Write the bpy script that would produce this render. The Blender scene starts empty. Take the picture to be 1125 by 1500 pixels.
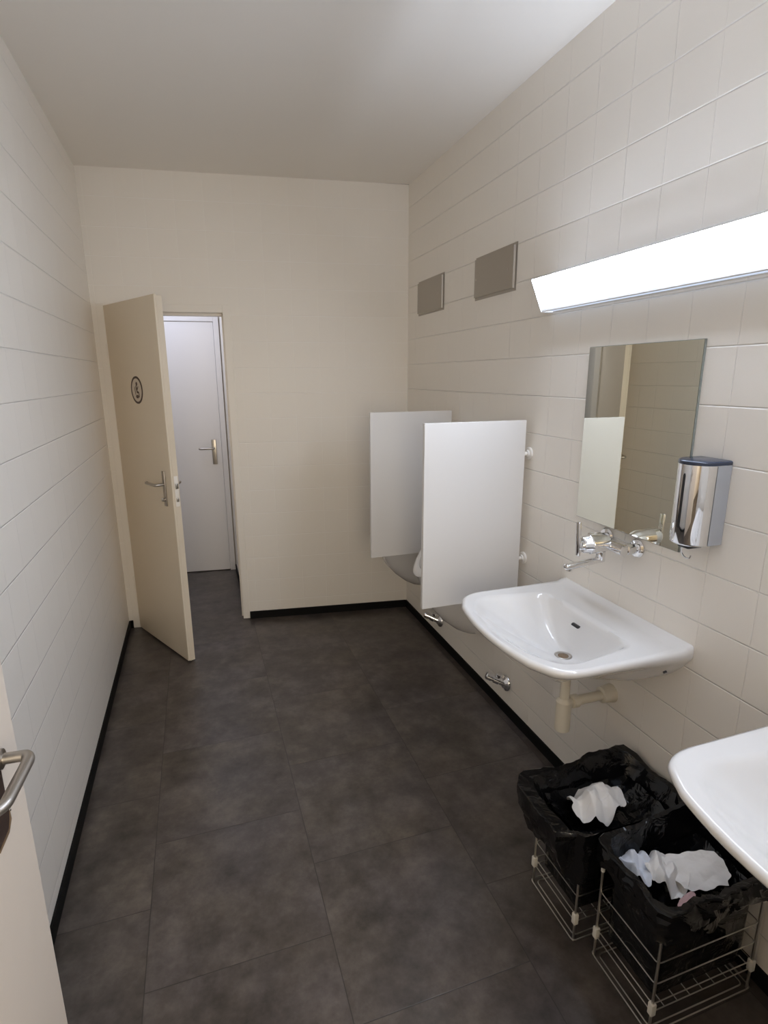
import bpy, bmesh, math, random
from math import sin, cos, pi, radians
from mathutils import Vector, Matrix, noise

S = bpy.context.scene
COL = S.collection
R, LX, D, K, H = 1.3564, -0.5323, 3.5457, 0.14258, 2.7858
BASE = 0.0537
YL = D + K * (R - LX)                 # depth of the left far corner
FY0, FY1 = -0.02, 0.10                # entry wall
BROT = -math.atan(K)

# ------------------------------------------------------------------ materials
def new_mat(name):
    m = bpy.data.materials.new(name); m.use_nodes = True
    nt = m.node_tree; b = nt.nodes['Principled BSDF']
    return m, nt, b

def mat(name, col, rough=.5, metal=0., spec=.5, coat=0., noise_amt=0., noise_scale=8., bump=0., bump_scale=60.):
    m, nt, b = new_mat(name)
    b.inputs['Base Color'].default_value = (*col, 1)
    b.inputs['Roughness'].default_value = rough
    b.inputs['Metallic'].default_value = metal
    b.inputs['Specular IOR Level'].default_value = spec
    b.inputs['Coat Weight'].default_value = coat
    b.inputs['Coat Roughness'].default_value = .05
    tc = nt.nodes.new('ShaderNodeTexCoord')
    if noise_amt:
        n = nt.nodes.new('ShaderNodeTexNoise'); n.inputs['Scale'].default_value = noise_scale
        n.inputs['Detail'].default_value = 4
        nt.links.new(tc.outputs['Object'], n.inputs['Vector'])
        mx = nt.nodes.new('ShaderNodeMix'); mx.data_type = 'RGBA'
        mx.inputs['A'].default_value = (*[max(0, c * (1 - noise_amt)) for c in col], 1)
        mx.inputs['B'].default_value = (*[min(1, c * (1 + noise_amt)) for c in col], 1)
        nt.links.new(n.outputs['Fac'], mx.inputs['Factor'])
        nt.links.new(mx.outputs['Result'], b.inputs['Base Color'])
    if bump:
        n2 = nt.nodes.new('ShaderNodeTexNoise'); n2.inputs['Scale'].default_value = bump_scale
        n2.inputs['Detail'].default_value = 3
        nt.links.new(tc.outputs['Object'], n2.inputs['Vector'])
        bp = nt.nodes.new('ShaderNodeBump'); bp.inputs['Strength'].default_value = bump
        bp.inputs['Distance'].default_value = .002
        nt.links.new(n2.outputs['Fac'], bp.inputs['Height'])
        nt.links.new(bp.outputs['Normal'], b.inputs['Normal'])
    return m

def math_node(nt, op, a, b=None, c=None):
    n = nt.nodes.new('ShaderNodeMath'); n.operation = op
    for i, v in enumerate((a, b, c)):
        if v is None: continue
        if isinstance(v, (int, float)): n.inputs[i].default_value = v
        else: nt.links.new(v, n.inputs[i])
    return n.outputs[0]

def groove(nt, coord, off, pitch, half):
    """0 on the joint line, 1 on the tile"""
    a = math_node(nt, 'SUBTRACT', coord, off)
    a = math_node(nt, 'DIVIDE', a, pitch)
    a = math_node(nt, 'ADD', a, 100.5)
    a = math_node(nt, 'FRACT', a)
    a = math_node(nt, 'SUBTRACT', a, .5)
    a = math_node(nt, 'ABSOLUTE', a)
    a = math_node(nt, 'MULTIPLY', a, pitch)
    mr = nt.nodes.new('ShaderNodeMapRange'); mr.interpolation_type = 'SMOOTHSTEP'
    mr.inputs['From Min'].default_value = 0; mr.inputs['From Max'].default_value = half
    nt.links.new(a, mr.inputs['Value'])
    return mr.outputs['Result']

PAINT = (.86, .820, .755)
def tile_mat(name, axis, uo, up, vo, vp, strength=.85):
    """glazed wall tile painted over: square joints pressed in, softened by paint"""
    m, nt, b = new_mat(name)
    tc = nt.nodes.new('ShaderNodeTexCoord'); sp = nt.nodes.new('ShaderNodeSeparateXYZ')
    nt.links.new(tc.outputs['Object'], sp.inputs[0])
    u, v = sp.outputs[axis], sp.outputs['Z']
    gu = groove(nt, u, uo, up, .0024); gv = groove(nt, v, vo, vp, .0034)
    nz = nt.nodes.new('ShaderNodeTexNoise'); nz.inputs['Scale'].default_value = 2.2; nz.inputs['Detail'].default_value = 2
    nt.links.new(tc.outputs['Object'], nz.inputs['Vector'])
    # how much paint fills the joint varies over the wall
    fill = nt.nodes.new('ShaderNodeMapRange')
    fill.inputs['From Min'].default_value = .35; fill.inputs['From Max'].default_value = .65
    fill.inputs['To Min'].default_value = .15; fill.inputs['To Max'].default_value = .7
    nt.links.new(nz.outputs['Fac'], fill.inputs['Value'])
    gu = math_node(nt, 'MULTIPLY', math_node(nt, 'SUBTRACT', gu, 1), fill.outputs[0])
    gv = math_node(nt, 'SUBTRACT', gv, 1)
    h = math_node(nt, 'MINIMUM', gu, gv)
    nz2 = nt.nodes.new('ShaderNodeTexNoise'); nz2.inputs['Scale'].default_value = 9; nz2.inputs['Detail'].default_value = 2
    nt.links.new(tc.outputs['Object'], nz2.inputs['Vector'])
    h2 = math_node(nt, 'MULTIPLY', nz2.outputs['Fac'], .22)
    bp = nt.nodes.new('ShaderNodeBump'); bp.inputs['Strength'].default_value = strength; bp.inputs['Distance'].default_value = .0028
    nt.links.new(math_node(nt, 'ADD', h, h2), bp.inputs['Height'])
    nt.links.new(bp.outputs['Normal'], b.inputs['Normal'])
    # joints tinted lighter, a painted highlight along the groove edges
    mg = nt.nodes.new('ShaderNodeMix'); mg.data_type = 'RGBA'
    mg.inputs['A'].default_value = (*PAINT, 1); mg.inputs['B'].default_value = (.95, .935, .91, 1)
    nt.links.new(math_node(nt, 'MULTIPLY', h, -.4), mg.inputs['Factor'])
    nt.links.new(mg.outputs['Result'], b.inputs['Base Color'])
    b.inputs['Roughness'].default_value = .42
    b.inputs['Specular IOR Level'].default_value = .4
    return m

def floor_mat():
    m, nt, b = new_mat('dark_vinyl_tiles')
    tc = nt.nodes.new('ShaderNodeTexCoord'); sp = nt.nodes.new('ShaderNodeSeparateXYZ')
    nt.links.new(tc.outputs['Object'], sp.inputs[0])
    P = .525
    x = math_node(nt, 'ADD', sp.outputs['X'], -.266)
    colid = math_node(nt, 'FLOOR', math_node(nt, 'DIVIDE', x, P))
    par = math_node(nt, 'ABSOLUTE', math_node(nt, 'MODULO', colid, 2.0))
    ysh = math_node(nt, 'ADD', sp.outputs['Y'], math_node(nt, 'MULTIPLY', par, P / 2))
    gx = groove(nt, x, 0, P, .0022); gy = groove(nt, ysh, 1.05, P, .0022)
    rowid = math_node(nt, 'FLOOR', math_node(nt, 'DIVIDE', math_node(nt, 'ADD', ysh, -1.05), P))
    g = math_node(nt, 'MINIMUM', gx, gy)
    # each vinyl tile has its own print
    cmb = nt.nodes.new('ShaderNodeCombineXYZ'); nt.links.new(colid, cmb.inputs[0]); nt.links.new(rowid, cmb.inputs[1])
    wn = nt.nodes.new('ShaderNodeTexWhiteNoise'); nt.links.new(cmb.outputs[0], wn.inputs['Vector'])
    sc = nt.nodes.new('ShaderNodeVectorMath'); sc.operation = 'MULTIPLY_ADD'
    sc.inputs[1].default_value = (9, 9, 9)
    nt.links.new(wn.outputs['Color'], sc.inputs[0]); nt.links.new(tc.outputs['Object'], sc.inputs[2])
    n1 = nt.nodes.new('ShaderNodeTexNoise'); n1.inputs['Scale'].default_value = 5.5; n1.inputs['Detail'].default_value = 8; n1.inputs['Roughness'].default_value = .66
    n2 = nt.nodes.new('ShaderNodeTexNoise'); n2.inputs['Scale'].default_value = 16; n2.inputs['Detail'].default_value = 6; n2.inputs['Roughness'].default_value = .7
    n3 = nt.nodes.new('ShaderNodeTexNoise'); n3.inputs['Scale'].default_value = 3.5; n3.inputs['Detail'].default_value = 3
    for n in (n1, n2, n3): nt.links.new(sc.outputs[0], n.inputs['Vector'])
    r1 = nt.nodes.new('ShaderNodeValToRGB')
    e = r1.color_ramp.elements
    e[0].position = .32; e[0].color = (.028, .024, .0215, 1)
    e[1].position = .68; e[1].color = (.142, .125, .116, 1)
    k = e.new(.5); k.color = (.076, .066, .061, 1)
    nt.links.new(math_node(nt, 'MULTIPLY_ADD', n2.outputs['Fac'], .42, math_node(nt, 'MULTIPLY', n1.outputs['Fac'], .58)), r1.inputs['Fac'])
    tint = nt.nodes.new('ShaderNodeValToRGB')
    t = tint.color_ramp.elements
    t[0].position = .35; t[0].color = (1.0, .96, .88, 1)
    t[1].position = .65; t[1].color = (.97, .95, .99, 1)
    nt.links.new(n3.outputs['Fac'], tint.inputs['Fac'])
    mx = nt.nodes.new('ShaderNodeMix'); mx.data_type = 'RGBA'; mx.blend_type = 'MULTIPLY'; mx.inputs['Factor'].default_value = 1
    nt.links.new(r1.outputs['Color'], mx.inputs['A']); nt.links.new(tint.outputs['Color'], mx.inputs['B'])
    mj = nt.nodes.new('ShaderNodeMix'); mj.data_type = 'RGBA'
    mj.inputs['A'].default_value = (.028, .024, .022, 1)
    nt.links.new(g, mj.inputs['Factor']); nt.links.new(mx.outputs['Result'], mj.inputs['B'])
    nt.links.new(mj.outputs['Result'], b.inputs['Base Color'])
    rr = nt.nodes.new('ShaderNodeMapRange'); rr.inputs['To Min'].default_value = .24; rr.inputs['To Max'].default_value = .38
    nt.links.new(n1.outputs['Fac'], rr.inputs['Value']); nt.links.new(rr.outputs[0], b.inputs['Roughness'])
    bp = nt.nodes.new('ShaderNodeBump'); bp.inputs['Strength'].default_value = .25; bp.inputs['Distance'].default_value = .0015
    nt.links.new(math_node(nt, 'MULTIPLY_ADD', n2.outputs['Fac'], .5, g), bp.inputs['Height'])
    nt.links.new(bp.outputs['Normal'], b.inputs['Normal'])
    return m

def bag_mat():
    m, nt, b = new_mat('black_bin_liner_plastic')
    b.inputs['Base Color'].default_value = (.004, .004, .0045, 1)
    b.inputs['Roughness'].default_value = .13
    b.inputs['Specular IOR Level'].default_value = .38
    tc = nt.nodes.new('ShaderNodeTexCoord')
    n = nt.nodes.new('ShaderNodeTexNoise'); n.inputs['Scale'].default_value = 14; n.inputs['Detail'].default_value = 3
    n.inputs['Distortion'].default_value = 1.2
    nt.links.new(tc.outputs['Object'], n.inputs['Vector'])
    bp = nt.nodes.new('ShaderNodeBump'); bp.inputs['Strength'].default_value = .7; bp.inputs['Distance'].default_value = .012
    nt.links.new(n.outputs['Fac'], bp.inputs['Height']); nt.links.new(bp.outputs['Normal'], b.inputs['Normal'])
    return m

def emit_mat(name, col, s):
    m = bpy.data.materials.new(name); m.use_nodes = True; nt = m.node_tree; nt.nodes.clear()
    e = nt.nodes.new('ShaderNodeEmission'); e.inputs[0].default_value = (*col, 1); e.inputs[1].default_value = s
    o = nt.nodes.new('ShaderNodeOutputMaterial'); nt.links.new(e.outputs[0], o.inputs[0])
    return m

TUBE_COL = (.83, .94, 1.15); LAMP_FRONT, LAMP_TOP, LAMP_EDGE = 24.0, 84.0, .8
M = dict(
    tile_r=tile_mat('painted_tile_right', 'Y', 1.95, .1625, .9315, .1567),
    tile_l=tile_mat('painted_tile_left', 'Y', 2.0235, .1625, 1.402, .1632),
    tile_b=tile_mat('painted_tile_back', 'X', .03, .1625, .753, .157, .3),
    ceil=mat('ceiling_paint', (.86, .825, .77), .85, noise_amt=.01, noise_scale=3),
    paint=mat('wall_paint', PAINT, .5, bump=.08, bump_scale=120),
    frame=mat('frame_paint', PAINT, .38),
    floor=floor_mat(),
    black=mat('black_baseboard', (.004, .004, .004), .6, spec=.2),
    beige=mat('beige_door_paint', (.74, .655, .525), .38, noise_amt=.02, noise_scale=3),
    white_door=mat('white_door_paint', (.84, .83, .83), .35),
    entry=mat('pale_door_paint', (.72, .645, .56), .4, noise_amt=.015, noise_scale=5),
    steel=mat('brushed_steel', (.50, .47, .43), .32, metal=1, bump=.05, bump_scale=200),
    satin=mat('satin_steel_plate', (.46, .43, .39), .42, metal=1),
    chrome=mat('chrome', (.82, .82, .83), .06, metal=1),
    ceramic=mat('white_ceramic', (.77, .76, .745), .12, coat=.6),
    laminate=mat('white_laminate', (.75, .735, .715), .42),
    plastic=mat('white_plastic', (.84, .82, .78), .35),
    cream=mat('cream_plastic', (.72, .67, .56), .4),
    dark=mat('dark_plastic', (.02, .02, .022), .3),
    navy=mat('smoky_blue_lid', (.030, .040, .068), .18),
    greybox=mat('grey_plastic', (.36, .37, .39), .35),
    mirror=mat('mirror_silver', (.80, .80, .71), .0, metal=1),
    mirror_edge=mat('mirror_edge', (.25, .27, .25), .3),
    bag=bag_mat(),
    paper=mat('paper_towel', (.84, .83, .82), .8, bump=.9, bump_scale=38),
    paper_blue=mat('bluish_paper', (.78, .82, .90), .8, bump=.9, bump_scale=38),
    pink=mat('pink_paper', (.55, .36, .36), .8),
    wire=mat('chromed_wire', (.62, .60, .56), .28, metal=1),
    clip=mat('white_clip_plastic', (.74, .72, .66), .4),
    brown=mat('dark_brown_sticker', (.075, .045, .032), .5),
    sticker=mat('sticker_film', (.62, .55, .46), .3),
    plate_brown=mat('dark_bronze_plate', (.045, .028, .022), .45, noise_amt=.3, noise_scale=40),
    rust=mat('stained_brass', (.22, .15, .09), .5, metal=.3, noise_amt=.4, noise_scale=60),
    lamp_body=mat('white_lamp_metal', (.80, .80, .80), .4),
    opal=emit_mat('lit_opal_acrylic', TUBE_COL, LAMP_FRONT), top_glow=emit_mat('added_uplight_glow', TUBE_COL, LAMP_TOP),
    opal_dense=emit_mat('lit_dense_acrylic', TUBE_COL, LAMP_EDGE),
)

# ------------------------------------------------------------------ mesh helpers
def finish(bm, smooth=None):
    bmesh.ops.remove_doubles(bm, verts=bm.verts, dist=1e-6)
    bmesh.ops.recalc_face_normals(bm, faces=bm.faces)
    if smooth is not None:
        for f in bm.faces: f.smooth = True
        for e in bm.edges:
            if len(e.link_faces) == 2 and e.calc_face_angle(0) > smooth: e.smooth = False
            elif len(e.link_faces) != 2: e.smooth = False

def obj(name, bm, m, parent=None, smooth=radians(35), raw=False):
    if not raw: finish(bm, smooth)
    me = bpy.data.meshes.new(name); bm.to_mesh(me); bm.free()
    o = bpy.data.objects.new(name, me); COL.objects.link(o)
    o.data.materials.append(M[m] if isinstance(m, str) else m)
    if parent is not None: 
        o.parent = parent
        o.matrix_parent_inverse = Matrix.Identity(4)
    return o

def thing(name, label, cat, loc=(0, 0, 0), rotz=0., group=None, kind=None):
    o = bpy.data.objects.new(name, None); COL.objects.link(o)
    o.location = loc; o.rotation_euler = (0, 0, rotz); o.empty_display_size = .05
    tag(o, label, cat, group, kind)
    return o

def tag(o, label=None, cat=None, group=None, kind=None):
    if label: o['label'] = label
    if cat: o['category'] = cat
    if group: o['group'] = group
    if kind: o['kind'] = kind
    return o

def add_box(bm, lo, hi, bev=0., seg=2, rot=None):
    r = bmesh.ops.create_cube(bm, size=1)
    vs = r['verts']
    for v in vs:
        v.co = Vector([(lo[i] + hi[i]) / 2 + v.co[i] * (hi[i] - lo[i]) for i in range(3)])
    if bev:
        es = list({e for v in vs for e in v.link_edges})
        rr = bmesh.ops.bevel(bm, geom=es, offset=bev, segments=seg, affect='EDGES', profile=.5)
        vs = list({v for f in rr['faces'] for v in f.verts} | {v for v in vs if v.is_valid})
    return vs

def box(lo, hi, bev=0., seg=2):
    bm = bmesh.new(); add_box(bm, lo, hi, bev, seg); return bm

def add_rings(bm, rings, close=True, cap0=False, cap1=False):
    vr = [[bm.verts.new(p) for p in r] for r in rings]
    n = len(vr[0])
    for a, b in zip(vr, vr[1:]):
        for i in range(n if close else n - 1):
            j = (i + 1) % n
            bm.faces.new((a[i], a[j], b[j], b[i]))
    if cap0: bm.faces.new(vr[0][::-1])
    if cap1: bm.faces.new(vr[-1])
    return vr

def frame_of(d):
    d = Vector(d).normalized()
    up = Vector((0, 0, 1)) if abs(d.z) < .95 else Vector((1, 0, 0))
    a = d.cross(up).normalized(); b = a.cross(d).normalized()
    return d, a, b

def add_lathe(bm, base, axis, prof, n=24):
    """prof: (distance along axis, radius)"""
    d, a, b = frame_of(axis); base = Vector(base)
    rings = [[base + d * t + (a * cos(2 * pi * i / n) + b * sin(2 * pi * i / n)) * max(r, 1e-5) for i in range(n)] for t, r in prof]
    add_rings(bm, rings, True, True, True)

def add_tube(bm, pts, rad, n=10, flat=None):
    """tube along a polyline with parallel frames; flat scales one axis"""
    pts = [Vector(p) for p in pts]
    rads = rad if isinstance(rad, (list, tuple)) else [rad] * len(pts)
    tang = []
    for i in range(len(pts)):
        t = (pts[min(i + 1, len(pts) - 1)] - pts[max(i - 1, 0)]).normalized(); tang.append(t)
    _, a, b = frame_of(tang[0]); rings = []
    for p, t, r in zip(pts, tang, rads):
        a = (a - t * a.dot(t)).normalized(); b = t.cross(a).normalized()
        rings.append([p + (a * cos(2 * pi * i / n) + b * sin(2 * pi * i / n) * (flat or 1)) * r for i in range(n)])
    add_rings(bm, rings, True, True, True)

def bez(p0, p1, p2, n=8):
    p0, p1, p2 = Vector(p0), Vector(p1), Vector(p2)
    return [p0 * (1 - t) ** 2 + p1 * 2 * t * (1 - t) + p2 * t * t for t in [i / n for i in range(n + 1)]]

def rounded_path(pts, r, n=5):
    pts = [Vector(p) for p in pts]; out = [pts[0]]
    for a, b, c in zip(pts, pts[1:], pts[2:]):
        ra = min(r, (a - b).length * .49, (c - b).length * .49)
        out += bez(b + (a - b).normalized() * ra, b, b + (c - b).normalized() * ra, n)
    out.append(pts[-1]); return out

def prism(poly, lo, hi, axis=1, bev=0.):
    """extrude a 2-D polygon (in the two other axes, in order) along axis"""
    bm = bmesh.new(); oth = [i for i in range(3) if i != axis]
    rings = []
    for t in (lo, hi):
        r = []
        for p in poly:
            c = [0, 0, 0]; c[axis] = t; c[oth[0]] = p[0]; c[oth[1]] = p[1]; r.append(Vector(c))
        rings.append(r)
    add_rings(bm, rings, True, True, True)
    if bev:
        bmesh.ops.recalc_face_normals(bm, faces=bm.faces)
        bmesh.ops.bevel(bm, geom=list(bm.edges), offset=bev, segments=2, affect='EDGES')
    return bm

# ------------------------------------------------------------------ room shell
def struct(name, bm, m, label=None, parent=None, smooth=None):
    o = obj(name, bm, m, parent, smooth)
    if parent is None: o['kind'] = 'structure'
    if label: o['label'] = label
    return o

# the floor runs on through both doorways
struct('floor', box((-1.6, -2.2, -.1), (1.5, 5.05, 0)), 'floor', 'dark mottled grey brown vinyl tile floor')
struct('ceiling', prism([(LX - .1, FY0), (R + .1, FY0), (R + .1, D - .02), (LX - .1, YL + .05)], H, H + .1, axis=2), 'ceil', 'plain white painted ceiling')
struct('wall_left', box((LX - .1, FY0, 0), (LX, YL + .06, H)), 'tile_l', 'long white painted tile wall on the left')
struct('wall_right', box((R, FY0, 0), (R + .1, D + .1, H)), 'tile_r', 'white painted tile wall behind basins and urinals')

BL = math.hypot(R - LX, K * (R - LX))           # length of the far wall
def back_obj(name, bm, m, parent=None, kind='structure', label=None):
    o = obj(name, bm, m, parent, None)
    if parent is None:
        o.location = (LX, YL, 0); o.rotation_euler = (0, 0, BROT)
        if kind: o['kind'] = kind
    if label: o['label'] = label
    return o
OU0, OU1, OZ = .072, .7455, 2.022               # the far doorway
WT = .10
bm = bmesh.new()
add_box(bm, (0, 0, 0), (OU0 - .045, WT, H)); add_box(bm, (OU1 + .045, 0, 0), (BL, WT, H))
add_box(bm, (OU0 - .045, 0, OZ + .045), (OU1 + .045, WT, H))
back_obj('wall_back', bm, 'tile_b', label='far white painted tile wall with the doorway')
bm = bmesh.new()
add_box(bm, (OU0 - .045, -.004, 0), (OU0, WT + .004, OZ + .045), .002)
add_box(bm, (OU1, -.004, .004), (OU1 + .045, WT + .004, OZ + .045), .002)
add_box(bm, (OU0, -.004, OZ), (OU1, WT + .004, OZ + .045), .002)
add_box(bm, (OU0, .045, 0), (OU0 + .014, WT + .003, OZ)); add_box(bm, (OU1 - .014, .055, 0), (OU1, WT + .003, OZ)); add_box(bm, (OU0, .055, OZ - .014), (OU1, WT + .003, OZ))
back_obj('trim_1', bm, 'frame', label='painted steel frame of the far doorway')

# entry wall behind the camera, with the doorway the camera stands in
EX0, EX1, EZ = -.40, .52, 2.06
bm = bmesh.new()
add_box(bm, (LX, FY0, 0), (EX0, FY1, H)); add_box(bm, (EX1, FY0, 0), (R, FY1, H)); add_box(bm, (EX0, FY0, EZ), (EX1, FY1, H))
struct('wall_front', bm, 'paint', 'white entry wall with the open doorway')

T = .009
struct('baseboard_left', box((LX, FY1, 0), (LX + T, YL - .004, BASE), .0015), 'black', 'black plastic skirting along the left wall')
struct('baseboard_right', box((R - T, FY1, 0), (R, D - .002, BASE), .0015), 'black', 'black plastic skirting along the right wall')
bm = bmesh.new(); add_box(bm, (T, -T, 0), (OU0 - .046, 0, BASE), .0015); add_box(bm, (OU1 + .046, -T, 0), (BL - T, 0, BASE), .0015)
back_obj('baseboard_back', bm, 'black', label='black plastic skirting along the far wall')

# lobby beyond the far doorway
LR = .236
struct('wall_lobby_right', box((LR, 3.81, 0), (LR + .1, 4.95, 2.5)), 'paint', 'white side wall beyond the doorway')
struct('wall_lobby_left', box((-1.35, 3.9, 0), (-1.25, 5.05, 2.5)), 'paint', 'white wall of the lobby')
bm = box((-1.3, 0, 0), (.05, .1, 2.5))
o = struct('wall_lobby_back', bm, 'paint', 'white wall around the far white door'); o.location = (.222, 4.832, 0); o.rotation_euler = (0, 0, radians(-6.8))
bm = box((-.72, -.1, 0), (0, 0, 2.5))
o = struct('wall_lobby_front', bm, 'paint', 'lobby side of the far wall'); o.location = (LX, YL + .2, 0)
struct('ceiling_lobby', prism([(-1.35, 4.01), (.34, 3.77), (.34, 5.05), (-1.35, 5.05)], 2.5, 2.58, axis=2), 'ceil', 'lobby ceiling')
struct('baseboard_lobby', box((LR - T, 3.83, 0), (LR, 4.78, .05)), 'black', 'black skirting end beyond the doorway')

# space behind the camera
struct('wall_hall_left', box((-1.5, -2.2, 0), (-1.4, FY0, 2.6)), 'paint', 'hall wall behind the entry')
struct('wall_hall_right', box((1.4, -2.2, 0), (1.5, FY0, 2.6)), 'paint', 'hall wall behind the entry on the basin side')
struct('wall_hall_back', box((-1.5, -2.3, 0), (1.5, -2.2, 2.6)), 'paint', 'far hall wall behind the entry')
struct('ceiling_hall', box((-1.5, -2.3, 2.6), (1.5, FY0, 2.68)), 'ceil', 'hall ceiling')

# ------------------------------------------------------------------ door hardware
def lever_set(parent, p, d, out, plate, zc, length, matn='steel', w=.036, knob=True, zk=-.075):
    """escutcheon plate with lever; p base point on the face, d lever direction along the face, out face normal"""
    p, d, out = Vector(p), Vector(d).normalized(), Vector(out).normalized(); up = Vector((0, 0, 1))
    bm = bmesh.new(); z0, z1 = plate
    add_box(bm, (-w / 2, 0, z0), (w / 2, .007, z1), .003, 3)
    mtx = Matrix((( d.x, out.x, 0, p.x), (d.y, out.y, 0, p.y), (0, 0, 1, 0), (0, 0, 0, 1)))
    bmesh.ops.transform(bm, matrix=mtx, verts=bm.verts)
    pl = obj('escutcheon_plate', bm, matn, parent)
    bm = bmesh.new()
    b0 = Vector((p.x, p.y, zc))
    pts = [b0 + out * .006, b0 + out * .05, b0 + out * .054 + d * .03, b0 + out * .054 + d * length, b0 + out * .044 + d * (length + .006)]
    add_tube(bm, rounded_path(pts, .02, 6), .0085, 12)
    lv = obj('lever', bm, matn, parent)
    if knob:
        bm = bmesh.new()
        add_lathe(bm, b0 + up * zk + out * .004, out, [(0, .010), (.012, .010), (.014, .008)], 16)
        add_box(bm, (-.004, .014, zc + zk - .009), (.004, .026, zc + zk + .009), .002)
        vs = [v for v in bm.verts if False]
        # move the thumb turn into place
        for v in bm.verts:
            if abs(v.co.x) <= .0041 and .0139 <= v.co.y <= .0261 and (v.co - Vector((0, .02, zc + zk))).length < .03:
                q = v.co.copy(); v.co = Vector((p.x, p.y, 0)) + d * q.x + out * q.y + up * q.z
        obj('lock_turn', bm, matn, parent)
    return pl, lv

# ---- door_1: the beige leaf standing open at the far doorway (local x from hinge to free edge, +y = visible face side)
hinge = Vector((-.466, 3.79)); free = Vector((-.154, 3.1875)); dv = (free - hinge)
LW = dv.length; ang = math.atan2(dv.y, dv.x)
d1 = thing('door_1', 'beige door leaf with a round sticker, standing open at the far doorway', 'door', (hinge.x, hinge.y, 0), ang, kind='structure')
# local +y points away from the camera side? local y = rotated +90deg: towards +x (room side of the opening)
bm = bmesh.new()
add_box(bm, (0, .012, .008), (LW, .042, 2.045), .0015)
add_box(bm, (.004, 0, .012), (LW + .0, .012, 2.05), .0015)
obj('leaf', bm, 'beige', d1, None)
lever_set(d1, (LW - .085, 0, 0), (-1, 0, 0), (0, -1, 0), (.938, 1.137), 1.062, .118, 'steel', .03, True, -.085)
lever_set(d1, (LW - .085, .042, 0), (-1, 0, 0), (0, 1, 0), (.938, 1.137), 1.062, .118, 'steel', .03, False)
bm = bmesh.new(); add_box(bm, (LW - .0005, .018, 1.045), (LW + .012, .032, 1.075), .003)
obj('latch_bolt', bm, 'steel', d1)
bm = bmesh.new(); add_box(bm, (LW - .0005, .020, .972), (LW + .010, .031, .994), .003)
obj('dead_bolt', bm, 'steel', d1)
bm = bmesh.new(); add_box(bm, (LW - .001, .015, .945), (LW + .0008, .037, 1.115), .0004)
obj('lock_faceplate', bm, 'frame', d1)
# sticker: ring with a small seated figure on a pot
bm = bmesh.new(); SX, SZ = .357, 1.571
add_lathe(bm, (SX, -.0002, SZ), (0, -1, 0), [(0, .074), (.0008, .074)], 48)
sk = obj('sticker', bm, 'sticker', d1)
bm = bmesh.new()
n = 56
rings = [[Vector((SX + r * cos(2 * pi * i / n), y, SZ + r * sin(2 * pi * i / n))) for i in range(n)] for r, y in ((.064, -.0009), (.0645, -.0018), (.0755, -.0018), (.076, -.0002))]
add_rings(bm, rings)
obj('sticker_ring', bm, 'brown', sk, None)
bm = bmesh.new()
def blob(x, z, rx, rz, tilt=0):
    nn = 20; c, s = cos(tilt), sin(tilt)
    pts = [(rx * cos(2 * pi * i / nn), rz * sin(2 * pi * i / nn)) for i in range(nn)]
    rg = [[Vector((SX + x + px * c - pz * s, y, SZ + z + px * s + pz * c)) for px, pz in pts] for y in (-.0008, -.0016)]
    add_rings(bm, rg, True, True, True)
blob(.004, .034, .011, .011); blob(-.002, .008, .0075, .019, .25); blob(.013, .010, .004, .016, -.7)
blob(.012, -.012, .017, .006, -.1); blob(.026, -.026, .0045, .015, .1); blob(.002, -.036, .019, .010); blob(-.022, -.004, .0035, .024, .15)
obj('sticker_figure', bm, 'brown', sk, None)
for zz in (.28, 1.75):
    bm = bmesh.new(); add_lathe(bm, (-.006, .004, zz), (0, 0, 1), [(0, .007), (.085, .007)], 14)
    obj('hinge', bm, 'frame', d1)

# ---- door_2: the white door at the end of the lobby
d2 = thing('door_2', 'closed white door seen through the open far doorway', 'door', (.216, 4.790, 0), radians(-6.8), kind='structure')
bm = bmesh.new(); add_box(bm, (-.737, 0, .006), (-.032, .038, 2.063), .002)
obj('leaf', bm, 'white_door', d2, None)
bm = bmesh.new()
add_box(bm, (-.03, -.008, 0), (.012, .042, 2.11), .003); add_box(bm, (-.782, -.008, 0), (-.74, .042, 2.11), .003); add_box(bm, (-.74, -.008, 2.065), (-.03, .042, 2.11), .003)
obj('door_frame', bm, 'white_door', d2, None)
lever_set(d2, (-.092, 0, 0), (-1, 0, 0), (0, -1, 0), (.935, 1.140), 1.070, .105, 'steel', .036, False)

# ---- door_3: entry door folded back near the left wall, beside the camera
ed = Vector((-.335, .985)); eh = Vector((-.372, .13))
dv = ed - eh; EW = dv.length
d3 = thing('door_3', 'pale entry door swung open beside the left wall, with a steel lever', 'door', (eh.x, eh.y, 0), math.atan2(dv.y, dv.x), kind='structure')
bm = bmesh.new(); add_box(bm, (0, 0, .008), (EW, .04, 2.045), .002)
obj('leaf', bm, 'entry', d3, None)
# visible face is local y=0 (faces +x)
bm = bmesh.new()
poly = [(EW - .130, .936), (EW - 0.0880, .938), (EW - 0.0800, .950), (EW - 0.0755, .966), (EW - 0.0780, 1.00), (EW - 0.0760, 1.13), (EW - .130, 1.13)]
rg = [[Vector((x, y, z)) for x, z in poly] for y in (.0, -.003)]
add_rings(bm, rg, True, True, True)
obj('lock_plate', bm, 'plate_brown', d3, None)
bm = bmesh.new()
poly = [(EW - .1305, .931), (EW - 0.0900, .933), (EW - 0.0745, .946), (EW - 0.0755, .962), (EW - 0.0805, .950), (EW - 0.0880, .939), (EW - .130, .936)]
rg = [[Vector((x, y, z)) for x, z in poly] for y in (.0, -.0036)]
add_rings(bm, rg, True, True, True)
obj('plate_rim', bm, 'rust', d3, None)
bm = bmesh.new()
for x, z in ((EW - 0.0695, .965), (EW - 0.0655, .955), (EW - 0.0715, .942), (EW - 0.0670, .974)):
    add_lathe(bm, (x, 0, z), (0, -1, 0), [(0, .0018), (.001, .0014)], 8)
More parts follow.
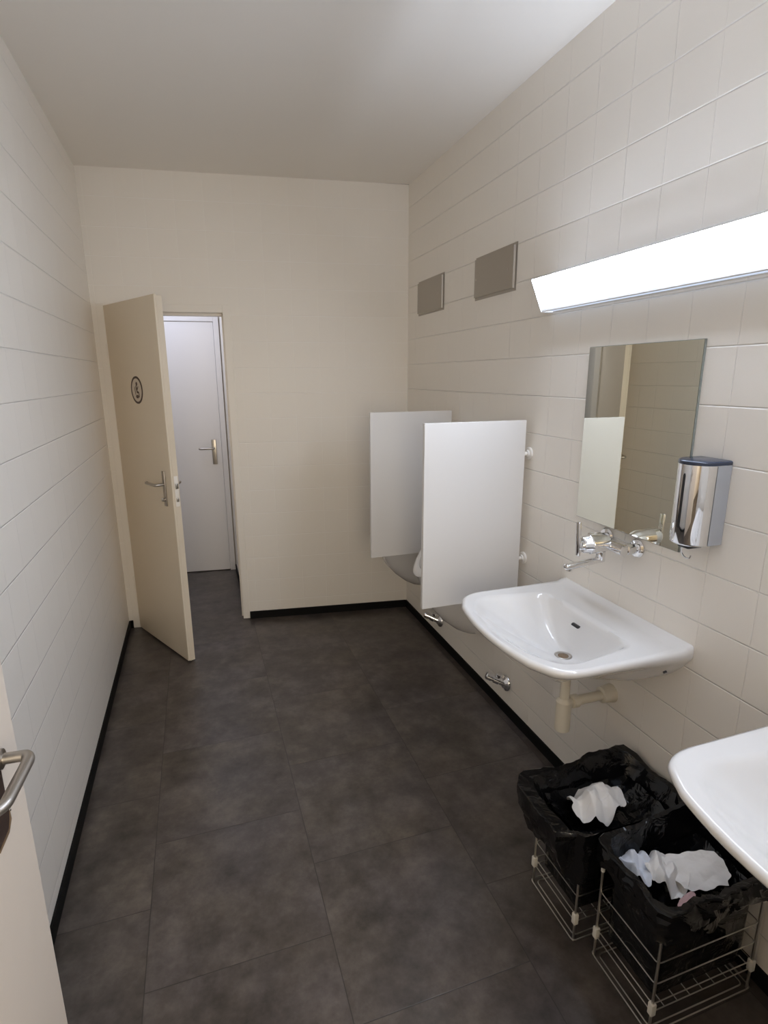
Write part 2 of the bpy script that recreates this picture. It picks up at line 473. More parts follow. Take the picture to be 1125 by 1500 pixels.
obj('plate_pin', bm, 'plate_brown', d3, None)
bm = bmesh.new(); zc = 1.062; x0 = EW - .083
pts = [(x0, -.003, zc), (x0, -.044, zc), (x0 - .012, -.050, zc), (x0 - .115, -.050, zc + .002), (x0 - .13, -.036, zc + .002)]
add_tube(bm, rounded_path(pts, .012, 6), .0088, 14)
obj('lever', bm, 'satin', d3)
bm = bmesh.new(); add_lathe(bm, (x0, -.002, zc), (0, -1, 0), [(0, .017), (.008, .016), (.01, .011)], 20)
obj('lever_collar', bm, 'steel', d3)

# ------------------------------------------------------------------ urinals and screens
def make_urinal():
    t = thing('urinal', 'white ceramic wall urinal between the two screens', 'urinal', (R, 2.43, 0))
    N = 28
    def ring(d, w, zf):
        pts = []
        for i in range(N + 1):
            th = pi * i / N
            x = d * (sin(th) ** .8); y = w * (1 if cos(th) >= 0 else -1) * abs(cos(th)) ** .85
            pts.append(Vector((-x - .001, y, zf(x))))
        return pts
    TOP = .380
    top = lambda x: .675 + max(0, (TOP - x)) / TOP * .40 - .02 * max(0, (TOP - x) / TOP) * (x / TOP)
    bm = bmesh.new(); rings = []
    prof = [(.085, .050, .336), (.118, .078, .338), (.165, .100, .365), (.225, .122, .415), (.285, .140, .485), (.325, .155, .570), (.350, .162, .625)]
    for d, w, z in prof: rings.append(ring(d, w, lambda x, z=z, d=d: z + (0 if z < .4 else (1 - x / d) * .0)))
    # blend up to the sloping rim
    for f in (.25, .5, .75, 1.0):
        d = .350 + (TOP - .350) * f; w = .162 + .010 * f
        rings.append(ring(d, w, lambda x, f=f: .625 + (top(x) - .625) * f))
    rings.append(ring(TOP - .004, .174, lambda x: top(x) + .008))
    rings.append(ring(TOP - .016, .166, lambda x: top(x) + .010))
    rings.append(ring(TOP - .030, .150, lambda x: top(x) + .002))
    for f in (.2, .45, .7, .9):
        d = (TOP - .03) - .17 * f; w = .150 - .055 * f
        rings.append(ring(d, w, lambda x, f=f: top(x) + (.46 - top(x)) * f))
    add_rings(bm, rings, True, True, True)
    obj('bowl', bm, 'ceramic', t, radians(40))
    bm = bmesh.new(); add_lathe(bm, (-.001, 0, .345), (-1, 0, 0), [(0, .03), (.06, .03), (.075, .026)], 20)
    obj('outlet_collar', bm, 'ceramic', t)
    return t

def dup(root, loc, label, rotz=None):
    r = root.copy(); COL.objects.link(r); r.location = loc
    if rotz is not None: r.rotation_euler = (0, 0, rotz)
    r['label'] = label
    for ch in list(root.children):
        c = ch.copy(); COL.objects.link(c); c.parent = r
        for g in ch.children:
            q = g.copy(); COL.objects.link(q); q.parent = c
    return r

u1 = make_urinal(); u1['group'] = 'wall urinals'
dup(u1, (R, 3.17, 0), 'white ceramic wall urinal behind the far screen, nearest the corner')

def make_screen():
    t = thing('urinal_screen', 'white upright urinal screen beside the wash basin, nearer of the two', 'screen', (R, 2.065, 0), 0, 'urinal screens')
    bm = bmesh.new(); add_box(bm, (-.497, -.010, .664), (-.030, .010, 1.458), .0018)
    obj('panel', bm, 'laminate', t, None)
    for z in (1.315, .841):
        bm = bmesh.new(); add_tube(bm, [(-.050, 0, z), (-.004, 0, z)], .0085, 14)
        a = obj('mounting_arm', bm, 'plastic', t)
        bm = bmesh.new(); add_lathe(bm, (-.0005, 0, z), (-1, 0, 0), [(0, .027), (.006, .027), (.009, .024), (.0095, .016), (.016, .0135)], 28)
        obj('flange', bm, 'plastic', a)
    return t
s1 = make_screen()
dup(s1, (R, 2.80, 0), 'white upright urinal screen nearest the far corner, partly behind the other')

# ---- access plates above the urinals
def make_cover():
    t = thing('cover_plate', 'steel cover plate on the right wall, the one nearer the lamp', 'cover plate', (R, 2.432, 2.098), 0, 'steel cover plates')
    bm = bmesh.new()
    w, h, th = .188, .098, .013
    add_box(bm, (-th, -w, -h), (0, w, h), 0)
    es = [e for e in bm.edges if all(v.co.x < -.01 for v in e.verts)]
    bmesh.ops.bevel(bm, geom=es, offset=.012, segments=3, affect='EDGES')
    obj('plate', bm, 'satin', t, radians(50))
    for y in (-.135, .16):
        bm = bmesh.new(); add_lathe(bm, (-th + .001, y, -.005), (-1, 0, 0), [(0, .0055), (.002, .005), (.0026, .002)], 12)
        obj('mounting_screw', bm, 'steel', t)
    return t
c1 = make_cover()
dup(c1, (R, 3.176, 2.098), 'steel cover plate on the right wall closest to the far corner')

# ---- chrome valves low on the wall
def make_valve():
    t = thing('pipe_valve', 'chrome pipe fitting low on the wall below the near screen', 'valve', (R, 2.150, .163), 0, 'chrome wall fittings')
    bm = bmesh.new(); add_lathe(bm, (-.0005, 0, 0), (-1, 0, 0), [(0, .042), (.005, .042), (.014, .036), (.019, .024), (.022, .022)], 28)
    obj('rosette', bm, 'chrome', t)
    VD = Vector((-.80, .45, .36)).normalized(); bm = bmesh.new(); add_lathe(bm, (-.010, 0, 0), VD, [(0, .018), (.028, .018), (.031, .021), (.056, .021), (.058, .017), (.08, .017)], 24)
    obj('valve_body', bm, 'chrome', t)
    bm = bmesh.new(); add_lathe(bm, Vector((-.010, 0, 0)) + VD * .070, VD, [(0, .020), (.024, .020), (.029, .016), (.031, .006)], 24)
    obj('valve_cap', bm, 'chrome', t)
    bm = bmesh.new(); add_lathe(bm, (-.040, .016, .022), (.1, -.30, 1), [(0, .012), (.018, .012), (.020, .015), (.030, .015), (.032, .010)], 20)
    obj('outlet_nut', bm, 'chrome', t)
    return t
v1 = make_valve()
dup(v1, (R, 2.945, .150), 'chrome pipe fitting low on the wall beyond the near screen')

# ------------------------------------------------------------------ wash basins
def ray_poly(c, th, poly):
    """distance from c along angle th to the polygon outline"""
    dx, dy = cos(th), sin(th); best = None
    for (x0, y0), (x1, y1) in zip(poly, poly[1:] + poly[:1]):
        ex, ey = x1 - x0, y1 - y0; den = dx * ey - dy * ex
        if abs(den) < 1e-12: continue
        t = ((x0 - c[0]) * ey - (y0 - c[1]) * ex) / den
        s = ((x0 - c[0]) * dy - (y0 - c[1]) * dx) / den
        if t > 0 and -1e-9 <= s <= 1 + 1e-9 and (best is None or t > best): best = t
    return best

def fillet(pts, rs, n=8):
    out = []; m = len(pts)
    for i in range(m):
        a, b, c = Vector(pts[i - 1]), Vector(pts[i]), Vector(pts[(i + 1) % m]); r = rs[i]
        if r <= 0: out.append((b.x, b.y)); continue
        r1 = min(r, (a - b).length * .49); r2 = min(r, (c - b).length * .49)
        p0 = b + (a - b).normalized() * r1; p2 = b + (c - b).normalized() * r2
        for k in range(n + 1):
            t = k / n; q = p0 * (1 - t) ** 2 + b * 2 * t * (1 - t) + p2 * t * t; out.append((q.x, q.y))
    return out

def make_basin():
    t = thing('wash_basin', 'white ceramic wash basin under the mirror, with tap above', 'wash basin', (R, 1.452, 0), 0, 'wash basins')
    HW = .316
    # outline in (distance from wall, lateral)
    fr = []
    for i in range(1, 12):
        y = HW * .80 * (1 - 2 * i / 12); fr.append((.535 - .062 * abs(y / HW) ** 2.1, y))
    outer = fillet([(0, HW), (.455, HW - .002)] + fr + [(.455, -HW + .002), (0, -HW)],
                   [.006, .085] + [0] * len(fr) + [.085, .006], 10)
    fi = []
    for i in range(1, 10):
        y = .25 * .8 * (1 - 2 * i / 10); fi.append((.500 - .055 * abs(y / .25) ** 2.2, y))
    inner = fillet([(.152, .222), (.415, .270)] + fi + [(.415, -.270), (.152, -.222)], [.045, .075] + [0] * len(fi) + [.075, .045], 8)
    C = (.235, 0); N = 200
    ths = [2 * pi * i / N for i in range(N)]
    # make sure the corners at the wall get a ray
    for s in (1, -1):
        a = math.atan2(s * HW, -C[0]) % (2 * pi)
        k = min(range(N), key=lambda i: abs(ths[i] - a)); ths[k] = a
    ro = [ray_poly(C, th, outer) for th in ths]; ri = [ray_poly(C, th, inner) for th in ths]
    def pt(th, r, z):
        lx = C[0] + r * cos(th); ly = C[1] + r * sin(th)
        return lx, ly, z
    def out_ring(in_wall, in_front, z):
        rg = []
        for th, r in zip(ths, ro):
            lx, ly, _ = pt(th, r, z)
            w = min(1, max(0, lx / .42)); inset = in_wall * (1 - w) + in_front * w
            wallside = lx < .004
            q = max(.02, r - inset)
            lx2, ly2, _ = pt(th, q, z)
            if wallside: lx2 = .001
            zz = z
            if lx2 < .035 and z > .83: zz += .010 * (1 - max(0, (lx2 - .018)) / .017)
            rg.append(Vector((-max(lx2, .001), ly2, zz)))
        return rg
    rings = []
    drain = Vector((-.222, 0, .700))
    for a_, b_, z in ((.215, .250, .676), (.155, .215, .690), (.105, .180, .715), (.066, .140, .745), (.038, .095, .772), (.020, .055, .793), (.007, .024, .807), (.001, .008, .820), (.0, .0, .832), (.004, .004, .841), (.012, .012, .845)):
        rings.append(out_ring(a_, b_, z))
    # deck between rim and bowl
    for f in (.12, .3, .32, .6, .85, 1.0):
        rg = []
        for th, a, b in zip(ths, ro, ri):
            r = (a - .012) * (1 - f) + (b + .006) * f
            lx, ly, _ = pt(th, r, 0); lx = max(lx, .001)
            z = .845 - .004 * f
            if lx < .035: z += .010 * (1 - max(0, (lx - .018)) / .017)
            rg.append(Vector((-lx, ly, z)))
        rings.append(rg)
    # bowl
    for f in (.03, .08, .15, .25, .36, .48, .6, .72, .84, .93, 1.0):
        rg = []
        for th, b in zip(ths, ri):
            lx, ly, _ = pt(th, b, 0)
            p = Vector((-lx, ly, 0)); dd = Vector((drain.x + .024 * -cos(th), .024 * sin(th), 0))
            q = p.lerp(dd, f)
            fr_ = max(0., cos(th)); kk = 2.3 * (1 - fr_) + 1.15 * fr_
            g = 1 - (1 - f) ** kk
            z = .840 - .136 * (g * .9 + .1 * f)
            rg.append(Vector((q.x, q.y, z)))
        rings.append(rg)
    bm = bmesh.new(); add_rings(bm, rings, True, True, True)
    obj('basin', bm, 'ceramic', t, radians(60))
    bm = bmesh.new()
    add_lathe(bm, drain + Vector((0, 0, .002)), (0, 0, 1), [(0, .030), (.0035, .030), (.005, .026), (.0035, .021), (-.001, .020)], 32)
    dr = obj('drain_ring', bm, 'steel', t)
    bm = bmesh.new(); add_lathe(bm, drain + Vector((0, 0, .002)), (0, 0, 1), [(0, .0195), (.0025, .0185), (.004, .010), (.0042, .002)], 24)
    obj('drain_plug', bm, 'rust', dr)
    # overflow slot on the wall side of the bowl
    bm = bmesh.new(); add_box(bm, (-.186, -.019, .806), (-.176, .019, .814), .0035, 3)
    for v in bm.verts: v.co.x += (v.co.z - .81) * .8
    obj('overflow_slot', bm, 'dark', t)
    bm = bmesh.new(); add_lathe(bm, (-.075, -HW + .030, .772), (0, -1, -.8), [(0, .006), (.006, .006)], 12)
    obj('mounting_hole', bm, 'dark', t)
    return t
b1 = make_basin()
b2 = dup(b1, (R, .488, 0), 'white ceramic wash basin above the waste bins, cut off at the picture edge')

# ---- bottle trap below the first basin
t = thing('bottle_trap', 'cream plastic bottle trap with pipe to the wall under the basin', 'drain trap', (R - .205, 1.45, 0))
bm = bmesh.new(); add_lathe(bm, (0, 0, .412), (0, 0, 1), [(0, .022), (.004, .027), (.06, .027), (.115, .027), (.122, .022), (.128, .018)], 28)
obj('trap_bottle', bm, 'cream', t)
bm = bmesh.new(); add_lathe(bm, (0, 0, .535), (0, 0, 1), [(0, .017), (.14, .017)], 24)
obj('inlet_pipe', bm, 'cream', t)
bm = bmesh.new(); add_lathe(bm, (.018, 0, .518), (1, 0, 0), [(0, .0175), (.165, .0175), (.168, .016)], 24)
obj('outlet_pipe', bm, 'cream', t)
bm = bmesh.new(); add_lathe(bm, (.030, 0, .518), (1, 0, 0), [(0, .020), (.003, .024), (.024, .024), (.027, .020)], 12)
obj('slip_nut', bm, 'cream', t)
bm = bmesh.new(); add_lathe(bm, (.155, 0, .518), (1, 0, 0), [(0, .020), (.004, .029), (.030, .031), (.0445, .034), (.0495, .034)], 28)
obj('wall_flange', bm, 'cream', t)

# ---- mixer tap
t = thing('mixer_tap', 'chrome wall mixer tap with upright lever above the basin', 'tap', (R, 1.475, 1.083))
for s in (1, -1):
    y = .073 * s
    bm = bmesh.new(); add_lathe(bm, (-.0005, y, 0), (-1, 0, 0), [(0, .032), (.004, .032), (.010, .027), (.012, .017), (.030, .0165), (.031, .019), (.048, .019), (.049, .015), (.058, .015)], 28)
    ro_ = obj('wall_mount_union', bm, 'chrome', t)
bm = bmesh.new(); add_lathe(bm, (-.062, -.088, 0), (0, 1, 0), [(0, .012), (.003, .0195), (.034, .0195), (.036, .017), (.055, .0185), (.121, .0185), (.140, .017), (.142, .0195), (.173, .0195), (.176, .012)], 28)
obj('bridge_body', bm, 'chrome', t)
bm = bmesh.new(); add_lathe(bm, (-.052, 0, .004), (-1, 0, .03), [(0, .020), (.02, .029), (.055, .033), (.085, .0335), (.090, .030), (.110, .0285), (.117, .024)], 32)
obj('cartridge_housing', bm, 'chrome', t)
bm = bmesh.new(); add_box(bm, (-.188, -.0095, -.030), (-.178, .0095, .088), .003, 3)
for v in bm.verts: v.co.x += (v.co.z) * -.06 + .004
lv = obj('lever', bm, 'chrome', t)
bm = bmesh.new(); add_lathe(bm, (-.165, 0, .006), (-1, 0, .03), [(0, .019), (.012, .018), (.016, .012)], 24)
obj('lever_hub', bm, 'chrome', lv)
bm = bmesh.new()
add_lathe(bm, (-.085, 0, -.022), (0, 0, -1), [(0, .016), (.028, .016), (.034, .013)], 24)
vs = add_box(bm, (-.226, -.0135, -.0085), (-.072, .0135, .0085), .0055, 3)
for v in vs:
    v.co.z += -.052 + (v.co.x + .072) * .085
    if v.co.x < -.19: v.co.y *= 1 - (-.19 - v.co.x) * 6
obj('spout', bm, 'chrome', t)
bm = bmesh.new(); add_lathe(bm, (-.208, 0, -.0695), (0, 0, -1), [(0, .010), (.009, .010), (.0095, .007)], 20)
obj('aerator', bm, 'chrome', t)

# ---- mirror, lamp, dispenser
t = thing('wall_mirror', 'frameless rectangular mirror above the wash basin', 'mirror', (R, 1.474, 1.43))
bm = bmesh.new(); add_box(bm, (-.007, -.241, -.3095), (-.0005, .241, .3085), .0)
obj('backing', bm, 'mirror_edge', t, None)
bm = bmesh.new(); add_box(bm, (-.0085, -.2395, -.308), (-.0071, .2395, .307), .0)
obj('mirror_glass', bm, 'mirror', t, None)

LAMP_W = .488
def make_lamp():
    t = thing('wall_lamp', 'long white wedge shaped wall lamp glowing above the mirror', 'lamp', (R, 1.474, 0), 0, 'mirror lamps')
    # section in (x from wall, z): wedge, wide at the top, narrow at the bottom
    A = (-.100, 1.995); B = (-.045, 1.892); Ct = (-.004, 1.995); Cb = (-.004, 1.884)
    bm = bmesh.new()
    add_box(bm, (-.006, -LAMP_W + .004, 1.882), (-.0005, LAMP_W - .004, 1.992), .002)
    obj('back_tray', bm, 'lamp_body', t, None)
    bm = bmesh.new()
    n = 12
    prof = [(A[0], A[1]), (A[0] + .020, A[1] - .0375), B]
    rg = [[Vector((x, y, z)) for x, z in prof] for y in (-LAMP_W + .003, LAMP_W - .003)]
    add_rings(bm, rg, False)
    obj('diffuser', bm, 'opal', t, radians(30))
    rg = [[Vector((x + .006, y, z)) for x, z in ((A[0] - .001, A[1] + .003), (B[0], B[1] + .002))] for y in (-LAMP_W + .004, LAMP_W - .004)]
    bm = bmesh.new(); add_rings(bm, rg, False)
    obj('back_glow_block', bm, 'lamp_body', t, None)  # unseen sheet added to keep the diffuser's back from lighting the wall
    # unseen glowing slot added for uplight; added baffle keeps it off the near wall
    bm = bmesh.new(); add_box(bm, (-.077, -LAMP_W + .004, 1.955), (-.0585, LAMP_W - .004, 1.957))
    bmesh.ops.delete(bm, geom=[f for f in bm.faces if f.calc_center_median().z < 1.9569], context='FACES')
    obj('uplight_slot', bm, 'top_glow', t, None)
    bm = bmesh.new(); add_box(bm, (-.0583, -LAMP_W + .004, 1.950), (-.056, LAMP_W - .004, 1.9962))
    obj('baffle', bm, 'lamp_body', t, None)
    bm = bmesh.new(); add_box(bm, (-.056, -LAMP_W + .004, 1.9955), (-.0005, LAMP_W - .004, 1.9965))
    bmesh.ops.delete(bm, geom=[f for f in bm.faces if f.calc_center_median().z < 1.9964], context='FACES')
    obj('top_edge_glow', bm, 'opal_dense', t, None)  # added glow, keeps the wall just above the lamp bright
    bm = bmesh.new()
    add_box(bm, (-.052, -LAMP_W, 1.881), (-.043, LAMP_W, 1.8915), .002)
    obj('bottom_rail', bm, 'lamp_body', t, None)
    bm = bmesh.new(); add_box(bm, (-.043, -LAMP_W + .003, 1.884), (-.0205, LAMP_W - .003, 1.8855))
    bmesh.ops.delete(bm, geom=[f for f in bm.faces if f.calc_center_median().z > 1.8841], context='FACES')
    for v in bm.verts:
        if v.co.x > -.022: v.co.x = -.004
    obj('bottom_cover', bm, 'opal_dense', t, None)
    for s in (-1, 1):
        y0, y1 = sorted((s * LAMP_W, s * (LAMP_W + .004)))
        o = obj('end_cap', prism([(-.0005, 1.999), (A[0] - .003, 1.9985), (A[0] - .004, 1.992), (-.053, 1.880), (-.0005, 1.880)], y0, y1, 1), 'lamp_body', t, None)
    return t
l1 = make_lamp()
dup(l1, (R, .488, 0), 'white wall lamp over the second wash basin, beyond the picture edge')

t = thing('soap_dispenser', 'chrome wall soap dispenser with dark lid, right of the mirror', 'soap dispenser', (R, 1.156, 0))
def dshape(w, flat, dep, n=20, inset=0.):
    pts = [(-.0005, w - inset)]
    for i in range(n + 1):
        th = pi / 2 - pi * i / n
        pts.append((-flat - (dep - flat - inset) * cos(th), (w - inset) * sin(th)))
    pts.append((-.0005, -w + inset)); return pts
def dbody(bm, w, flat, dep, zs):
    rg = [[Vector((x, y, z)) for x, y in dshape(w, flat, dep, inset=ins)] for z, ins in zs]
    add_rings(bm, rg, True, True, True)
bm = bmesh.new(); dbody(bm, .0535, .052, .108, [(1.180, .004), (1.183, .001), (1.185, 0), (1.405, 0)])
obj('cover', bm, 'chrome', t)
bm = bmesh.new(); dbody(bm, .0545, .052, .109, [(1.4055, 0), (1.413, 0), (1.4155, .002), (1.417, .006)])
obj('lid', bm, 'navy', t)
for s in (-1, 1):
    bm = bmesh.new(); y0, y1 = sorted((s * .0537, s * .0550))
    add_box(bm, (-.050, y0, 1.182), (-.0005, y1, 1.404), .0004)
    obj('side_panel', bm, 'greybox', t, None)  # flat grey side panel of the dispenser housing
bm = bmesh.new()
ths = [radians(a) for a in (-7.5, -5, -2.5, 0)]
rg = []
for zq in (1.228, 1.234, 1.375, 1.381):
    k = 1 if 1.23 < zq < 1.38 else .45
    rg.append([Vector((-.052 - .0566 * cos(radians(-3.8) + (a - radians(-3.8)) * k), .0541 * sin(radians(-3.8) + (a - radians(-3.8)) * k), zq)) for a in ths])
add_rings(bm, rg, False)
obj('level_slot', bm, 'dark', t, None)
bm = bmesh.new(); add_box(bm, (-.080, -.021, 1.166), (-.028, .019, 1.1805), .004)
obj('nozzle', bm, 'dark', t)
bm = bmesh.new()
add_tube(bm, rounded_path([(-.062, .014, 1.172), (-.066, .015, 1.148), (-.064, .002, 1.134), (-.062, -.013, 1.136), (-.061, -.015, 1.145)], .012, 5), .0024, 8)
obj('push_hook', bm, 'chrome', t)

# ------------------------------------------------------------------ waste bins
BWX, BWY, BH = .338, .210, .300
def make_bin(ox, oy):
    """wire basket; local origin at the corner nearest the camera on the room side"""
    t = thing('waste_bin', 'chromed wire waste basket with white clips, nearer of the two bins', 'waste bin', (ox, oy, 0), 0, 'wire waste baskets')
    for x in (0, BWX):
        for y in (0, BWY):
            bm = bmesh.new(); add_tube(bm, [(x, y, 0), (x, y, BH)], .0036, 10)
            p = obj('post', bm, 'wire', t)
            bm = bmesh.new(); add_box(bm, (x - .0075, y - .0075, .064), (x + .0075, y + .0075, .100), .002)
            obj('clip', bm, 'clip', p)
            bm = bmesh.new(); add_lathe(bm, (x, y, BH - .003), (0, 0, 1), [(0, .0056), (.007, .0056), (.009, .003)], 12)
            obj('post_cap', bm, 'clip', p)
    loop = lambda z, g=0.: rounded_path([(BWX / 2, -g, z), (-g, -g, z), (-g, BWY + g, z), (BWX + g, BWY + g, z), (BWX + g, -g, z), (BWX / 2 - .001, -g, z)], .012, 4)
    for z in (.226, .160, .096, .070):
        bm = bmesh.new(); add_tube(bm, loop(z), .0016, 8); obj('wire', bm, 'wire', t)
    for z, g in ((.006, .006), (.006, -.008)):
        bm = bmesh.new(); add_tube(bm, loop(z, g), .0019, 8); obj('base_wire', bm, 'wire', t)
    bm = bmesh.new()
    for k in range(1, 8): add_tube(bm, [(BWX * k / 8, 0, .070), (BWX * k / 8, BWY, .070)], .0015, 6)
    obj('bottom_grid', bm, 'wire', t)
    return t
BB, BA = (.977, .797), (.946, 1.062)
bin_b = make_bin(*BB)
bin_a = dup(bin_b, (*BA, 0), 'chromed wire waste basket with white clips, farther of the two bins')

def rrect(u, hx, hy, r):
    """point on a rounded rectangle by perimeter fraction"""
    segs = [2 * (hx - r), pi / 2 * r, 2 * (hy - r), pi / 2 * r] * 2
    tot = sum(segs); s = (u % 1) * tot
    cx = [(-1, -1), (1, -1), (1, 1), (-1, 1)]
    x, y, dirs = -(hx - r), -hy, 0
    pos = Vector((-(hx - r), -hy)); ang_ = 0.
    for i, L in enumerate(segs):
        if s <= L or i == 7:
            if i % 2 == 0:
                return pos + Vector((cos(ang_), sin(ang_))) * s, Vector((sin(ang_), -cos(ang_)))
            c = pos + Vector((-sin(ang_), cos(ang_))) * r
            a = ang_ + s / r
            return c + Vector((sin(a), -cos(a))) * r, Vector((sin(a), -cos(a)))
        if i % 2 == 0: pos = pos + Vector((cos(ang_), sin(ang_))) * L
        else:
            c = pos + Vector((-sin(ang_), cos(ang_))) * r
            ang_ += pi / 2
            pos = c + Vector((sin(ang_), -cos(ang_))) * r
        s -= L

def ridge(p):
    return 1 - 2 * abs(noise.noise(p))

def make_liner(center, label, seed, flare, rim_z, drape, infloor, rimwave, side_y, bulge):
    """thin black bag: hangs in the basket, is turned over the rim and hangs down outside in stiff folds"""
    N = 84; hx, hy = BWX / 2, BWY / 2
    rnd = random.Random(seed)
    rows = [('b', -.030, .080, .2), ('b', -.013, .092, .5), ('b', -.011, .14, .6), ('b', -.011, .20, .7), ('b', -.011, .26, .6), ('b', -.009, .31, .4)]
    for k in range(4): rows.append(('r', -.012 + (flare + .006) * k / 3, .31 + (rim_z - .31) * (k / 3) ** .8, .5 + .15 * k))
    for k in range(1, 4): rows.append(('t', flare + .006 * sin(k / 3 * pi) + .003 * k, rim_z + .006 * sin(k / 3 * pi) - .008 * k / 3, 1.0))
    for k in range(1, 8): rows.append(('d', flare + .010 - flare * (k / 7) ** 1.4 * .8, k / 7, 1.2))
    rings = []
    for kind, o_, z_, w_ in rows:
        rg = []
        for i in range(N):
            u = i / N + .25 / N * rnd.uniform(-1, 1)
            p, nrm = rrect(u, hx, hy, .035)
            side = noise.noise(Vector((p.x * 7, p.y * 7, seed + 3)))
            back = max(0, nrm.y) * max(0, p.x / hx + .3)
            z = z_
            if kind == 'd':
                bot = drape + .045 * noise.noise(Vector((p.x * 8, p.y * 8, seed + 7))) + .02 * side
                top = rim_z - .008 + rimwave * side + .025 * back
                z = top + (bot - top) * z_ + rnd.uniform(-.004, .004)
            elif kind in 'rt':
                z = z_ + (rimwave * side + .025 * back) * ((z_ - .31) / (rim_z - .31) if kind == 'r' else 1)
            v = Vector((p.x * 11, p.y * 11, z * 8 + seed))
            wob = (.011 * ridge(v) + .006 * ridge(v * 2.1)) * w_ + rnd.uniform(-.0025, .0025) * w_
            off = o_ + wob * (1 if kind != 'b' else .35) - (.0 if kind != 'b' else .006)
            if kind in 'td': off += bulge * max(0, -nrm.x) * (1 if kind == 't' else 1 - abs(z_ - .25))
            if kind == 'd': off = max(off, .0155)
            if kind == 'b': off = min(off, -.008)
            if nrm.y * side_y > .3: off = min(off, .020)
            if kind in 'td': off += .016 * (2 * nrm.x * nrm.y) ** 2      # the corner posts push the film out
            rg.append(Vector((p.x + nrm.x * off, p.y + nrm.y * off, z)))
        rings.append(rg)
    bm = bmesh.new(); add_rings(bm, rings, True, True, False)
    # slack film lying over the contents inside
    G = 16
    ex, ey = hx - .006, hy - .006
    grid = []
    for a in range(G + 1):
        row = []
        for b in range(G + 1):
            x = -ex + 2 * ex * a / G; y = -ey + 2 * ey * b / G
            r = max(abs(x) / ex, abs(y) / ey)
            z = infloor + .05 * r ** 5 + .014 * ridge(Vector((x * 12, y * 12, seed + 11))) + rnd.uniform(-.004, .004)
            row.append(bm.verts.new((x * .965, y * .965, z)))
        grid.append(row)
    for a in range(G):
        for b in range(G): bm.faces.new((grid[a][b], grid[a + 1][b], grid[a + 1][b + 1], grid[a][b + 1]))
    o = obj('bin_liner', bm, 'bag', None, radians(26))
    o.location = (center[0], center[1], 0)
    return tag(o, label, 'bin bag', 'black bin liners')
CB = (BB[0] + BWX / 2, BB[1] + BWY / 2); CA = (BA[0] + BWX / 2, BA[1] + BWY / 2)
make_liner(CA, 'black plastic bin liner flared over the farther basket', 2.3, .030, .385, .238, .285, .016, -1, .026)
make_liner(CB, 'black plastic bin liner folded over the nearer basket, under the second basin', 9.1, .004, .400, .320, .270, .005, 1, .0)

def crumple(name, loc, size, seed, m, label, rot=0., cat='paper towel', group='used paper towels', tilt=(0, 0), crease=1., sheet=0.):
    """a used paper towel: an irregular outline folded along sharp straight creases"""
    G = 54; bm = bmesh.new(); sx, sy, sz = size; grid = []
    rnd = random.Random(seed)
    folds = [(rnd.uniform(0, pi), rnd.uniform(.9, 3.2), rnd.uniform(0, 1), rnd.uniform(.22, .48)) for _ in range(6)]
    tri = lambda t: abs((t % 1) * 2 - 1)
    planes = [(2 * pi * k / 7 + rnd.uniform(-.35, .35), rnd.uniform(.75, 1.25), rnd.uniform(.55, .95)) for k in range(7)]
    for a in range(G + 1):
        row = []
        for b in range(G + 1):
            u, v = a / G * 2 - 1, b / G * 2 - 1
            x = u * math.sqrt(1 - v * v * (.5 - .3 * sheet)); y = v * math.sqrt(1 - u * u * (.5 - .3 * sheet))
            th = math.atan2(y, x)
            k = 1 + .22 * noise.noise(Vector((cos(th) * 1.3, sin(th) * 1.3, seed))) + .12 * noise.noise(Vector((cos(th) * 3.5, sin(th) * 3.5, seed + 2)))
            x *= k; y *= k
            dome = min([.62] + [(q - (x * cos(t) + y * sin(t))) * g * 1.15 for t, q, g in planes])
            dome = max(-.1, dome) * (1 - .6 * sheet)
            h = dome + crease * sum(A * (tri((x * cos(t) + y * sin(t)) * f * .5 + ph) - .5) for t, f, ph, A in folds)
            row.append(bm.verts.new((x * sx, y * sy, h * sz + x * tilt[0] + y * tilt[1])))
        grid.append(row)
    for a in range(G):
        for b in range(G): bm.faces.new((grid[a][b], grid[a + 1][b], grid[a + 1][b + 1], grid[a][b + 1]))
    o = obj(name, bm, m, None, radians(40)); o.location = loc; o.rotation_euler = (0, 0, rot)
    md = o.modifiers.new('thickness', 'SOLIDIFY'); md.thickness = .001; md.offset = -1
    return tag(o, label, cat, group)
crumple('paper_towel', (1.095, 1.190, .335), (.100, .072, .055), 1.7, 'paper', 'crumpled white paper towel lying in the farther bin', .3)
crumple('paper_towel', (1.050, .962, .325), (.056, .048, .042), 4.2, 'paper_blue', 'bluish white crumpled paper towel at the basket edge in the nearer bin', 1.1)
crumple('paper_towel', (1.112, .922, .328), (.058, .062, .050), 7.9, 'paper', 'creamy white bunched paper towel in the middle of the nearer bin', 2.0)
crumple('paper_towel', (1.195, .896, .338), (.075, .050, .020), 12.4, 'paper', 'smooth folded white paper towel on the wall side of the nearer bin', -.3, crease=.3, sheet=1., tilt=(.004, .014))
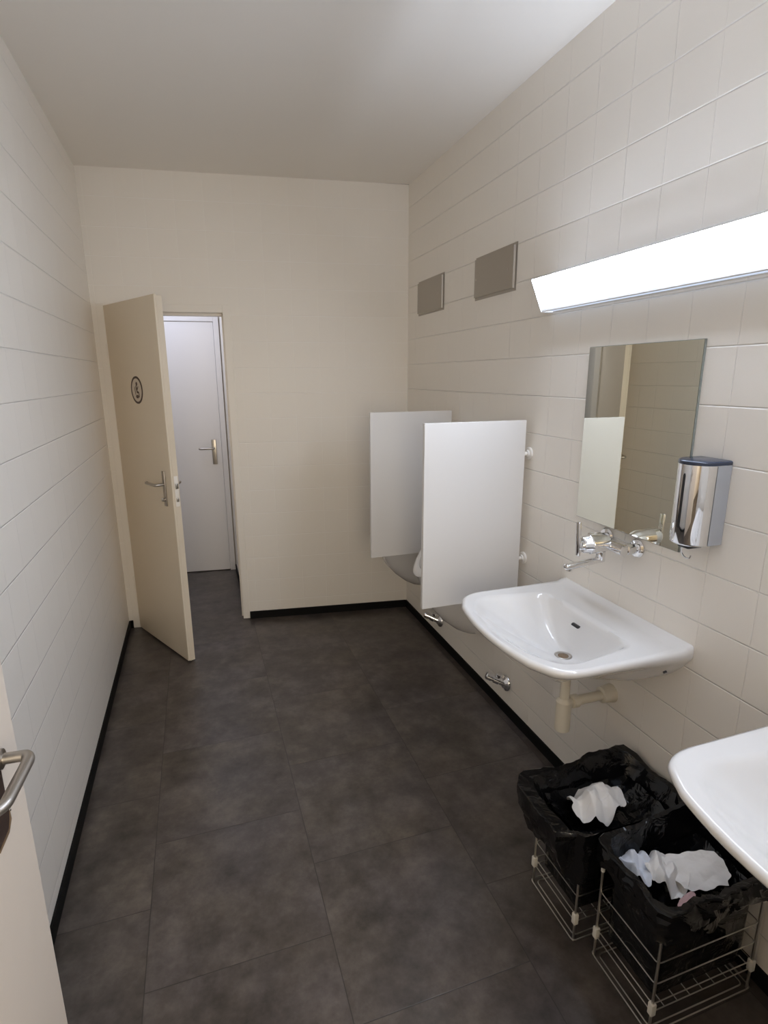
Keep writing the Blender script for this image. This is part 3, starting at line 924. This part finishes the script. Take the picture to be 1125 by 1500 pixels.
crumple('paper_towel', (1.098, .840, .322), (.045, .014, .012), 15.1, 'pink', 'small pinkish paper scrap at the front of the nearer bin', .4, crease=.4)

# ------------------------------------------------------------------ light
def area(name, loc, rot, sx, sy, power, col):
    l = bpy.data.lights.new(name, 'AREA'); l.shape = 'RECTANGLE'; l.size = sx; l.size_y = sy; l.energy = power; l.color = col
    o = bpy.data.objects.new(name, l); COL.objects.link(o); o.location = loc; o.rotation_euler = rot
    return o
HALL_W, LOBBY_W = 46, 5.4
area('hall_fill_light', (.05, -1.7, 1.72), (radians(88), 0, 0), 1.3, 1.25, HALL_W, (1.0, .87, .68))  # unseen warm area light, stands in for light through the entry doorway
area('lobby_ceiling_light', (-.35, 4.35, 2.46), (0, 0, 0), .6, .5, LOBBY_W, (.80, .87, 1.10))

w = bpy.data.worlds.new('world'); S.world = w; w.use_nodes = True
w.node_tree.nodes['Background'].inputs[0].default_value = (.8, .85, 1, 1)
w.node_tree.nodes['Background'].inputs[1].default_value = .02

# ------------------------------------------------------------------ camera
cam = bpy.data.cameras.new('camera'); co = bpy.data.objects.new('camera', cam); COL.objects.link(co)
r = Vector((0.9480167704896543, -0.3181962639969471, -0.003916688493005509))
u = Vector((0.07919587916019752, 0.22399533621169399, 0.971367130429815))
f = Vector((0.3082080719163752, 0.9211825155384763, -0.23755116811288302))
mx = Matrix(((r.x, u.x, -f.x, 0), (r.y, u.y, -f.y, 0), (r.z, u.z, -f.z, 1.64054), (0, 0, 0, 1)))
co.matrix_world = mx
cam.sensor_fit = 'VERTICAL'; cam.sensor_height = 24; cam.lens = 12.999; cam.clip_start = .02
S.camera = co

S.view_settings.view_transform = 'Standard'; S.view_settings.look = 'None'
S.view_settings.exposure = 0.0; S.view_settings.gamma = 1; S.view_settings.use_curve_mapping = False
S.cycles.use_denoising = True
S.cycles.max_bounces = 14; S.cycles.diffuse_bounces = 10; S.cycles.glossy_bounces = 6; S.cycles.transparent_max_bounces = 12
S.cycles.sample_clamp_indirect = 6
S.cycles.caustics_reflective = False; S.cycles.caustics_refractive = False
